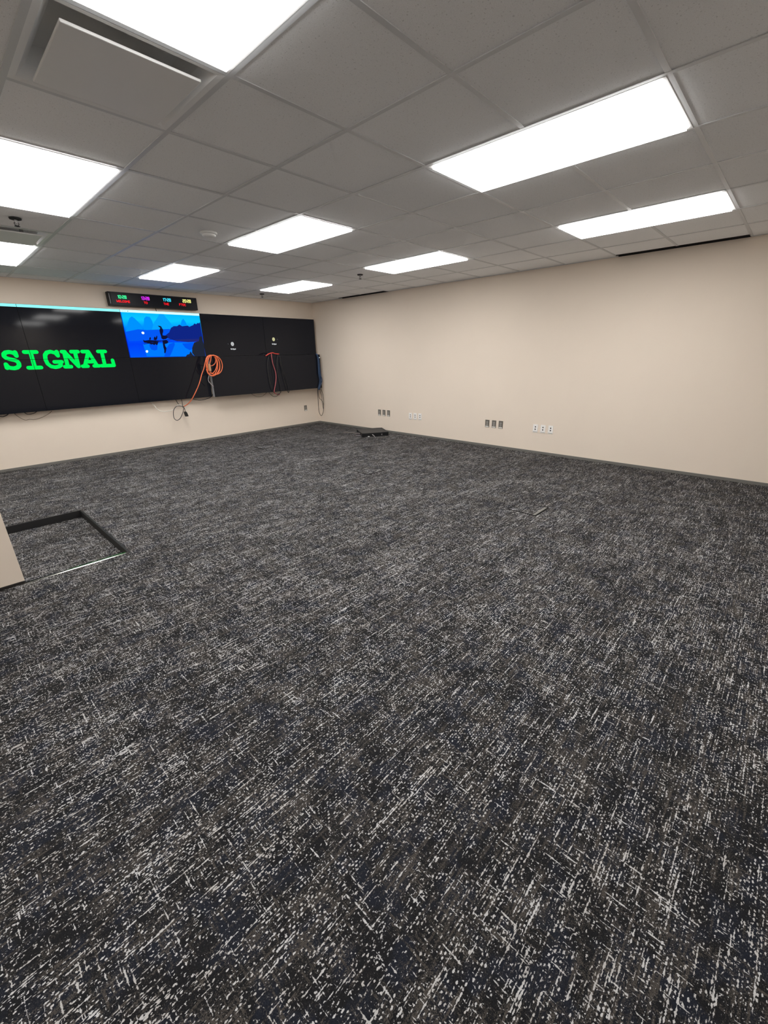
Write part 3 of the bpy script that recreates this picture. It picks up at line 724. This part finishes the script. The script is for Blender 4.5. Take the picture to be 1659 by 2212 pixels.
for c_ in range(5):
    for r_ in range(2):
        x0, x1 = XE[c_] + 0.0006, XE[c_ + 1] - 0.0006
        z0, z1 = ZE[r_] + 0.0006, ZE[r_ + 1] - 0.0006
        pop = r_ == 0 and c_ >= 3
        yf = -0.24 if pop else -0.12
        root = empty('video_display', ((x0 + x1) / 2, 0, z0))
        tag(root, DISPLAY_LABEL[(c_, r_)], 'display', 'video wall displays')
        MB().box(x0 + 0.001, x1 - 0.001, yf + 0.012, yf + 0.085, z0 + 0.001, z1 - 0.001).build('body', M['grey_metal'], root)
        bz = 0.0018
        fr = MB()
        for b in ((x0, x1, z0, z0 + bz), (x0, x1, z1 - bz, z1), (x0, x0 + bz, z0 + bz, z1 - bz), (x1 - bz, x1, z0 + bz, z1 - bz)):
            fr.box(b[0], b[1], yf, yf + 0.012, b[2], b[3])
        fr.build('bezel', M['bezel'], root)
        s = MB().box(x0 + bz, x1 - bz, yf + 0.0008, yf + 0.011, z0 + bz, z1 - bz).build('screen', M['screen'], root)
        for mx in (x0 + 0.22, x1 - 0.28):
            for mz in (z0 + 0.15, z1 - 0.21):
                MB().box(mx, mx + 0.06, yf + 0.085, -0.0005, mz, mz + 0.06).build('mount', M['grey_metal'], root)
        rect = (x0 + bz, x1 - bz, z0 + bz, z1 - bz)
        if (c_, r_) == (4, 0):
            flat([[(-0.088 + 0.008 * math.cos(k * 0.6283), 1.385 + 0.009 * math.sin(k * 0.6283)) for k in range(10)]], yf + 0.0003).build('indicator', SCR['pic_lamp'], s)
        yc = yf + 0.0003
        for ch, pls in SIGNAL.items():
            pieces = [q for pl in pls for q in stroke(pl, 0.048)]
            mb = flat(pieces, yc, rect)
            if mb.v: mb.build('letter', SCR['screen_green'], s)['label'] = 'green letter %s' % ch
        if r_ == 1 and c_ <= 2:
            flat([[(rect[0], 2.090), (rect[1], 2.090), (rect[1], rect[3]), (rect[0], rect[3])]], yc).build('menu_bar', SCR['screen_pale' if c_ == 2 else 'screen_cyan'], s)['label'] = 'bright cyan bar'
        if r_ == 1 and c_ == 2:
            for k, (mx, mm) in enumerate(((-3.655, 'screen_cyan'), (-3.625, 'screen_cyan'), (-3.585, 'pic_dark'))):
                flat(stroke([(mx, 2.105), (mx + 0.008, 2.105)], 0.008), yc - 0.0003).build('menu_icon', SCR[mm], s)
            pr = (rect[0], rect[1], rect[2], 2.090)
            flat([[(pr[0], pr[2]), (pr[1], pr[2]), (pr[1], pr[3]), (pr[0], pr[3])]], yc).build('picture', SCR['pic'], s)['label'] = 'blue river landscape picture'
            layers = [('water_light', 'pic_water'), ('hill_a', 'pic_hill'), ('hill_b', 'pic_hill'), ('hill_c', 'pic_hill_far'), ('hill_d', 'pic_hill'),
                      ('haze_bank', 'pic_haze'), ('reflect_a', 'pic_reflect'), ('reflect_b', 'pic_reflect'), ('reflect_c', 'pic_reflect'),
                      ('forest', 'pic_forest'), ('bank', 'pic_bank'), ('pole', 'pic_dark'), ('boat', 'pic_dark'), ('boat_reflection', 'pic_dark'),
                      ('bird_a', 'pic_dark'), ('bird_b', 'pic_dark'), ('man', 'pic_dark'), ('man_reflection', 'pic_dark'),
                      ('rock', 'pic_rock'), ('rock_low', 'pic_rock'), ('lamp_a', 'pic_lamp'), ('lamp_b', 'pic_lamp')]
            for k, (nm, mm) in enumerate(layers):
                poly = [(min(max(p[0], pr[0]), pr[1]), min(max(p[1], pr[2]), pr[3])) for p in PIC[nm]]
                MB().add([(p[0], yc - 0.0001 * (k + 1), p[1]) for p in poly], [tuple(range(len(poly)))]).build('picture_' + nm.rstrip('abcd').rstrip('_'), SCR[mm], s)
            flat([[(pr[0], pr[2]), (pr[0] + 0.008, pr[2]), (pr[0] + 0.008, pr[3]), (pr[0], pr[3])]], yc - 0.0028).build('picture_edge', SCR['pic_edge'], s)
        if r_ == 1 and c_ >= 3:
            cx, cz, mm, sx = ((-1.958, 1.651, 'screen_white', -0.082), (-1.086, 1.737, 'screen_yellow', 0.085))[c_ - 3]
            ring = [(cx + 0.030 * math.cos(k * math.pi / 10), cz + 0.034 * math.sin(k * math.pi / 10)) for k in range(20)]
            flat([ring], yc).build('status_icon', SCR[mm], s)
            flat(stroke([(cx, cz - 0.016), (cx, cz + 0.002)], 0.007) + stroke([(cx, cz + 0.014), (cx, cz + 0.016)], 0.007), yc - 0.0003).build('icon_mark', SCR['screen_dim'], s)
            flat(text('No Signal', cx - 0.042, cx + 0.05, cz - 0.094, cz - 0.074, 0.006), yc).build('status_text', SCR['screen_white'], s)
            flat(stroke([(cx + sx - 0.004, cz + 0.006), (cx + sx + 0.004, cz - 0.006)], 0.007), yc).build('status_dot', SCR['screen_dim'], s)

# ------------------------------------------------------------------ LED clock
root = empty('led_clock', (-3.14, 0, 2.175))
tag(root, 'long black LED clock with four coloured times above the displays', 'clock')
cx0, cx1, cz0, cz1 = -3.795, -2.482, 2.176, 2.360
MB().box(cx0, cx1, -0.095, -0.001, cz0, cz1).build('housing', M['black_plastic'], root, bevel=0.004)
MB().box(cx0 + 0.035, cx1 - 0.020, -0.099, -0.094, cz0 + 0.010, cz1 - 0.010).build('face', M['clock_face'], root)
MB().box(cx0 + 0.012, cx0 + 0.018, -0.0965, -0.094, cz0 + 0.025, cz1 - 0.025).build('side_groove', M['grey_metal'], root)
LED = {'green': (0.05, 1.0, 0.35), 'magenta': (0.75, 0.03, 1.0), 'cyan': (0.05, 0.75, 1.0), 'yellow': (1.0, 1.0, 0.30), 'red': (1.0, 0.01, 0.02)}
LEDM = {k: emission('led_' + k, v, 1.3) for k, v in LED.items()}
for s_, x0, x1, z0, z1, k in (('10:28', -3.675, -3.550, 2.275, 2.318, 'green'), ('13:28', -3.350, -3.226, 2.277, 2.322, 'magenta'),
                              ('17:28', -3.030, -2.904, 2.278, 2.322, 'cyan'), ('20:28', -2.720, -2.582, 2.280, 2.325, 'yellow')):
    flat(text(s_, x0 + 0.004, x1 - 0.004, z0 + 0.003, z1 - 0.003, 0.0075), -0.0995).build('time_readout', LEDM[k], root)['label'] = '%s digits %s' % (k, s_)
for s_, x0, x1, z0, z1 in (('WELCOME', -3.697, -3.518, 2.223, 2.252), ('TO', -3.318, -3.270, 2.223, 2.254), ('THE', -3.026, -2.948, 2.224, 2.256), ('FTOC', -2.780, -2.678, 2.228, 2.261)):
    flat(text(s_, x0, x1, z0 + 0.002, z1 - 0.002, 0.0058), -0.0995).build('caption', LEDM['red'], root)['label'] = 'red word %s' % s_

# ------------------------------------------------------------------ wall outlets
def outlet(wall_, u, z, kind, label, group):
    """u: position along the wall; wall_ 'right' (x = 0) or 'back' (y = 0)"""
    def tr(a, b, c):            # along the wall, out of the wall, up
        return (-b, u + a, z + c) if wall_ == 'right' else (u + a, -b, z + c)
    def bx(mb, a0, a1, b0, b1, c0, c1):
        p, q = tr(a0, b0, c0), tr(a1, b1, c1)
        return mb.box(min(p[0], q[0]), max(p[0], q[0]), min(p[1], q[1]), max(p[1], q[1]), min(p[2], q[2]), max(p[2], q[2]))
    root = empty('wall_outlet', tr(0, 0, -0.057))
    tag(root, label, 'outlet', group)
    if kind == 'power':
        bx(MB(), -0.036, 0.036, 0, 0.006, -0.058, 0.058).build('plate', M['plate_grey'], root, bevel=0.002)
        for k, c in enumerate((0.022, -0.014)):
            rr = bx(MB(), -0.0165, 0.0165, 0.004, 0.009, c - 0.0145, c + 0.0145).build('receptacle', M['plug_grey'], root, bevel=0.003)
            for a in (-0.006, 0.006):
                bx(MB(), a - 0.0013, a + 0.0013, 0.0085, 0.0093, c - 0.003, c + 0.007).build('slot', M['dark_gap'], rr)
        bx(MB(), -0.028, 0.028, 0.005, 0.0068, -0.053, -0.037).build('label_strip', M['label_white'], root)
    else:
        bx(MB(), -0.036, 0.036, 0, 0.007, -0.058, 0.058).build('plate', M['plate_white'], root, bevel=0.0025)
        for c in (0.022, -0.012):
            bx(MB(), -0.0085, 0.0085, 0.004, 0.0085, c - 0.0095, c + 0.0095).build('jack', M['dark_gap'], root, bevel=0.003)
        bx(MB(), -0.030, 0.030, 0.006, 0.0078, -0.050, -0.044).build('label_strip', M['plug_grey'], root)
G1, G2 = 'grey power outlets on the beige wall', 'white data outlets on the beige wall'
for u, z, w in ((-1.884, 0.359, 'nearest the room corner'), (-2.005, 0.360, 'in the middle of the trio'), (-2.125, 0.361, 'farthest from the corner in the trio')):
    outlet('right', u, z, 'power', 'grey power outlet behind the black tray, ' + w, G1)
for u, z, w in ((-2.672, 0.353, 'left one of the trio'), (-2.784, 0.356, 'middle one of the trio'), (-2.896, 0.359, 'right one of the trio')):
    outlet('right', u, z, 'data', 'faint white data outlet right of the black tray, ' + w, G2)
for u, z, w in ((-4.261, 0.364, 'left'), (-4.380, 0.365, 'middle'), (-4.497, 0.366, 'right')):
    outlet('right', u, z, 'power', 'grey power outlet in the middle of the long wall, %s of three' % w, G1)
for u, z, w in ((-5.058, 0.366, 'left'), (-5.171, 0.367, 'middle'), (-5.284, 0.368, 'rightmost')):
    outlet('right', u, z, 'data', 'white two-jack data outlet, %s of the trio farthest right' % w, G2)
outlet('back', -0.376, 0.356, 'power', 'single grey outlet under the displays beside the hanging cable loop', G1)

# ------------------------------------------------------------------ floor boxes
for (x, y, lab) in ((-2.300, -1.420, 'small square carpeted floor box lid with black edges, nearest the displays'),
                    (-2.290, -3.870, 'square carpeted floor box lid in the middle of the room'),
                    (-2.310, -6.080, 'square carpeted floor box lid with a grey edge strip, nearest the camera')):
    root = empty('floor_box', (x, y, 0))
    tag(root, lab, 'floor box', 'floor boxes in the carpet')
    h, w = 0.146, 0.013
    fr = MB()
    for b in ((-h, h, -h, -h + w), (-h, h, h - w, h), (-h, -h + w, -h + w, h - w), (h - w, h, -h + w, h - w)):
        fr.box(x + b[0], x + b[1], y + b[2], y + b[3], 0.0003, 0.0035)
    fr.build('frame', M['bezel'], root)
    MB().box(x - h + w, x + h - w, y - h + w, y + h - w, 0.0003, 0.0022).build('lid', M['carpet'], root)
    if y < -5:
        MB().box(x - h + w, x + h - w, y - h + w, y - h + w + 0.024, 0.002, 0.0040).build('cable_flap', M['base_grey'], root)

# ------------------------------------------------------------------ black tray on the floor
root = empty('equipment_tray', (-0.355, -2.02, 0), 0)
tag(root, 'low black tray with sagging grey top lying on the carpet by the wall', 'tray')
ang = math.radians(-32)
ca, sa = math.cos(ang), math.sin(ang)
def loc(u, v, z): u, v = u * 1.13, v * 1.13; return (-0.355 + u * ca - v * sa, -2.02 + u * sa + v * ca, z)
def lbox(mb, u0, u1, v0, v1, z0, z1):
    p = [(u0, v0), (u1, v0), (u1, v1), (u0, v1)]
    return mb.prism(p, lambda q: loc(q[0], q[1], z0), lambda q: loc(q[0], q[1], z1))
n = 8
vs, fs = [], []
for lay in (0, 1):
    for a in range(n + 1):
        for b in range(n + 1):
            u, v = -0.225 + 0.45 * a / n, -0.225 + 0.45 * b / n
            sag = 0.012 * (1 - (u / 0.225) ** 2) * (1 - (v / 0.225) ** 2)
            vs.append(loc(u, v, 0.074 - sag - 0.008 * lay))
m_ = (n + 1) ** 2
for a in range(n):
    for b in range(n):
        q = a * (n + 1) + b
        fs.append((q, q + n + 1, q + n + 2, q + 1))
        fs.append((m_ + q, m_ + q + 1, m_ + q + n + 2, m_ + q + n + 1))
edge = [a * (n + 1) for a in range(n + 1)] + [n * (n + 1) + b for b in range(1, n + 1)] + [a * (n + 1) + n for a in range(n - 1, -1, -1)] + [b for b in range(n - 1, 0, -1)]
for k in range(len(edge)):
    a, b = edge[k], edge[(k + 1) % len(edge)]
    fs.append((a, b, m_ + b, m_ + a))
MB().add(vs, fs).build('top_plate', M['tray_top'], root, True)
sk = MB()
lbox(sk, -0.222, 0.222, -0.222, -0.214, 0.004, 0.068)
lbox(sk, 0.214, 0.222, -0.214, 0.222, 0.004, 0.068)
lbox(sk, -0.222, 0.214, 0.214, 0.222, 0.022, 0.068)
lbox(sk, -0.222, -0.214, -0.214, 0.0, 0.004, 0.068)
sk.build('skirt', M['black_plastic'], root)
lbox(MB(), -0.14, 0.20, -0.20, 0.20, 0.006, 0.040).build('core', M['black_rubber'], root)
for (u, v) in ((-0.2, -0.2), (0.2, -0.2), (0.2, 0.2), (-0.2, 0.2)):
    lbox(MB(), u - 0.02, u + 0.02, v - 0.02, v + 0.02, 0.0, 0.008).build('foot', M['black_rubber'], root)
for (u0, u1, v0, v1) in ((0.10, 0.118, -0.2245, -0.222), (-0.2245, -0.222, -0.05, -0.03)):
    lbox(MB(), u0, u1, v0, v1, 0.018, 0.048).build('clip', M['chrome'], root)
tag(MB().tube([(-0.62, -1.50, 0.012), (-0.615, -1.60, 0.026), (-0.605, -1.80, 0.030), (-0.585, -2.02, 0.030)], 0.009, 8, 4).build('metal_rod', M['chrome'], None, True),
    'upper silver metal rod sticking out from under the black tray', 'rod', 'silver rods by the tray')
tag(MB().tube([(-0.66, -1.86, 0.008), (-0.64, -2.00, 0.008), (-0.60, -2.20, 0.009)], 0.008, 8, 4).build('metal_rod', M['chrome'], None, True),
    'lower silver metal rod on the carpet along the black tray', 'rod', 'silver rods by the tray')
tag(MB().tube([(-0.565, -2.03, 0.045), (-0.555, -2.12, 0.050), (-0.535, -2.20, 0.040), (-0.53, -2.26, 0.008)], 0.006, 8, 5).build('bent_wire', M['cord_grey'], None, True),
    'short bent grey wire curling over the front of the black tray', 'wire')

# ------------------------------------------------------------------ cables
def cord(key, name, r, mat, label, cat='cable', group=None, sub=4):
    o = MB().tube(CORDS[key], r, 8, sub).build(name, M[mat], None, True)
    return tag(o, label, cat, group)
pts = CORDS['orange_cord']
root = empty('extension_cord', pts[0])
tag(root, 'orange extension cord coiled between the lower displays', 'cable')
MB().tube(pts, 0.0072, 8, 3).build('cord', M['orange'], root, True)
MB().tube(CORDS['orange_hook'], 0.0068, 8, 4).build('hanging_loop', M['orange'], root, True)
p = CORDS['orange_hook'][-1]
MB().box(p[0] - 0.028, p[0] + 0.012, p[1] - 0.004, p[1] + 0.024, p[2] - 0.12, p[2] + 0.0).build('connector', M['tan'], root, bevel=0.006)
cord('grey_cord', 'thin_cord', 0.0055, 'cord_grey', 'thin grey cord curling below the orange coil')
cord('white_cord', 'white_cord', 0.0065, 'cord_white', 'white cord drooping under the displays to the orange cord')
root = empty('power_cord', CORDS['plug_cord'][0])
tag(root, 'black power cord hanging in a loop with a plug under the displays', 'cable')
MB().tube(CORDS['plug_cord'], 0.0052, 8, 4).build('cord', M['cord_black'], root, True)
a, b, c = CORDS['plug']
pl = MB()
pl.prism([(-0.018, 0.0), (0.018, 0.0), (0.026, -0.03), (0.026, -0.085), (-0.026, -0.085), (-0.026, -0.03)],
         lambda q: (a[0] + q[0] - q[1] * 0.22, a[1] - 0.016, a[2] + q[1]), lambda q: (a[0] + q[0] - q[1] * 0.22, a[1] + 0.016, a[2] + q[1]))
pl.build('plug', M['cord_black'], root, bevel=0.004)
cord('drop_cord', 'thin_cord', 0.0045, 'cord_black', 'short black cord dropping to the hanging power cord loop')
cord('sag_cord', 'sagging_cord', 0.0055, 'cord_black', 'black cord sagging under the display right of the orange tail')
cord('brown_cord', 'thin_cord', 0.0035, 'cord_brown', 'thin brown cord drooping below the displays at the left')
cord('short_cord', 'thin_cord', 0.0045, 'cord_black', 'short black cord bulging below the displays above the brown cord')
cord('edge_cord', 'thin_cord', 0.0055, 'cord_black', 'black cord below the displays at the left edge')
cord('red_cord', 'red_cord', 0.0095, 'red', 'short red cord bridging the seam between upper and lower displays')
cord('red_drop', 'red_cord', 0.0075, 'pink_red', 'faded red cord hanging down the front of a lower display')
GB = 'black cables hanging over the lower displays'
cord('black_cord_a', 'black_cord', 0.006, 'cord_black', 'black cable hanging just right of the red cord', group=GB)
cord('black_cord_b', 'black_cord', 0.0055, 'cord_black', 'black cable in a long narrow loop, rightmost of those by the red cord', group=GB)
cord('black_cord_c', 'black_cord', 0.0055, 'cord_black', 'black cable hanging left of the red cord', group=GB)
cord('thin_cord_a', 'thin_cord', 0.0035, 'cord_brown', 'thin cord sagging below the lower display left of the red cord')
cord('thin_cord_b', 'thin_cord', 0.004, 'cord_black', 'thin cord sagging below the lower display under the red cord')
for k, w in enumerate(('leftmost but one of the blue bundle', 'second from the right of the blue bundle', 'leftmost of the blue bundle', 'rightmost of the blue bundle')):
    cord('blue_cord_%d' % k, 'blue_cord', 0.0075, 'blue', 'blue cable draped over the corner display, ' + w, group='blue cables at the corner')
cord('loop_cord_a', 'black_cord', 0.0055, 'cord_black', 'large black cable loop hanging below the blue bundle', group='black cable loops at the corner')
cord('loop_cord_b', 'black_cord', 0.0045, 'cord_black', 'crossing black cable inside the large hanging loop', group='black cable loops at the corner')
cord('clock_cord', 'clock_cord', 0.005, 'cord_black', 'short black cord between the clock and the river picture display')
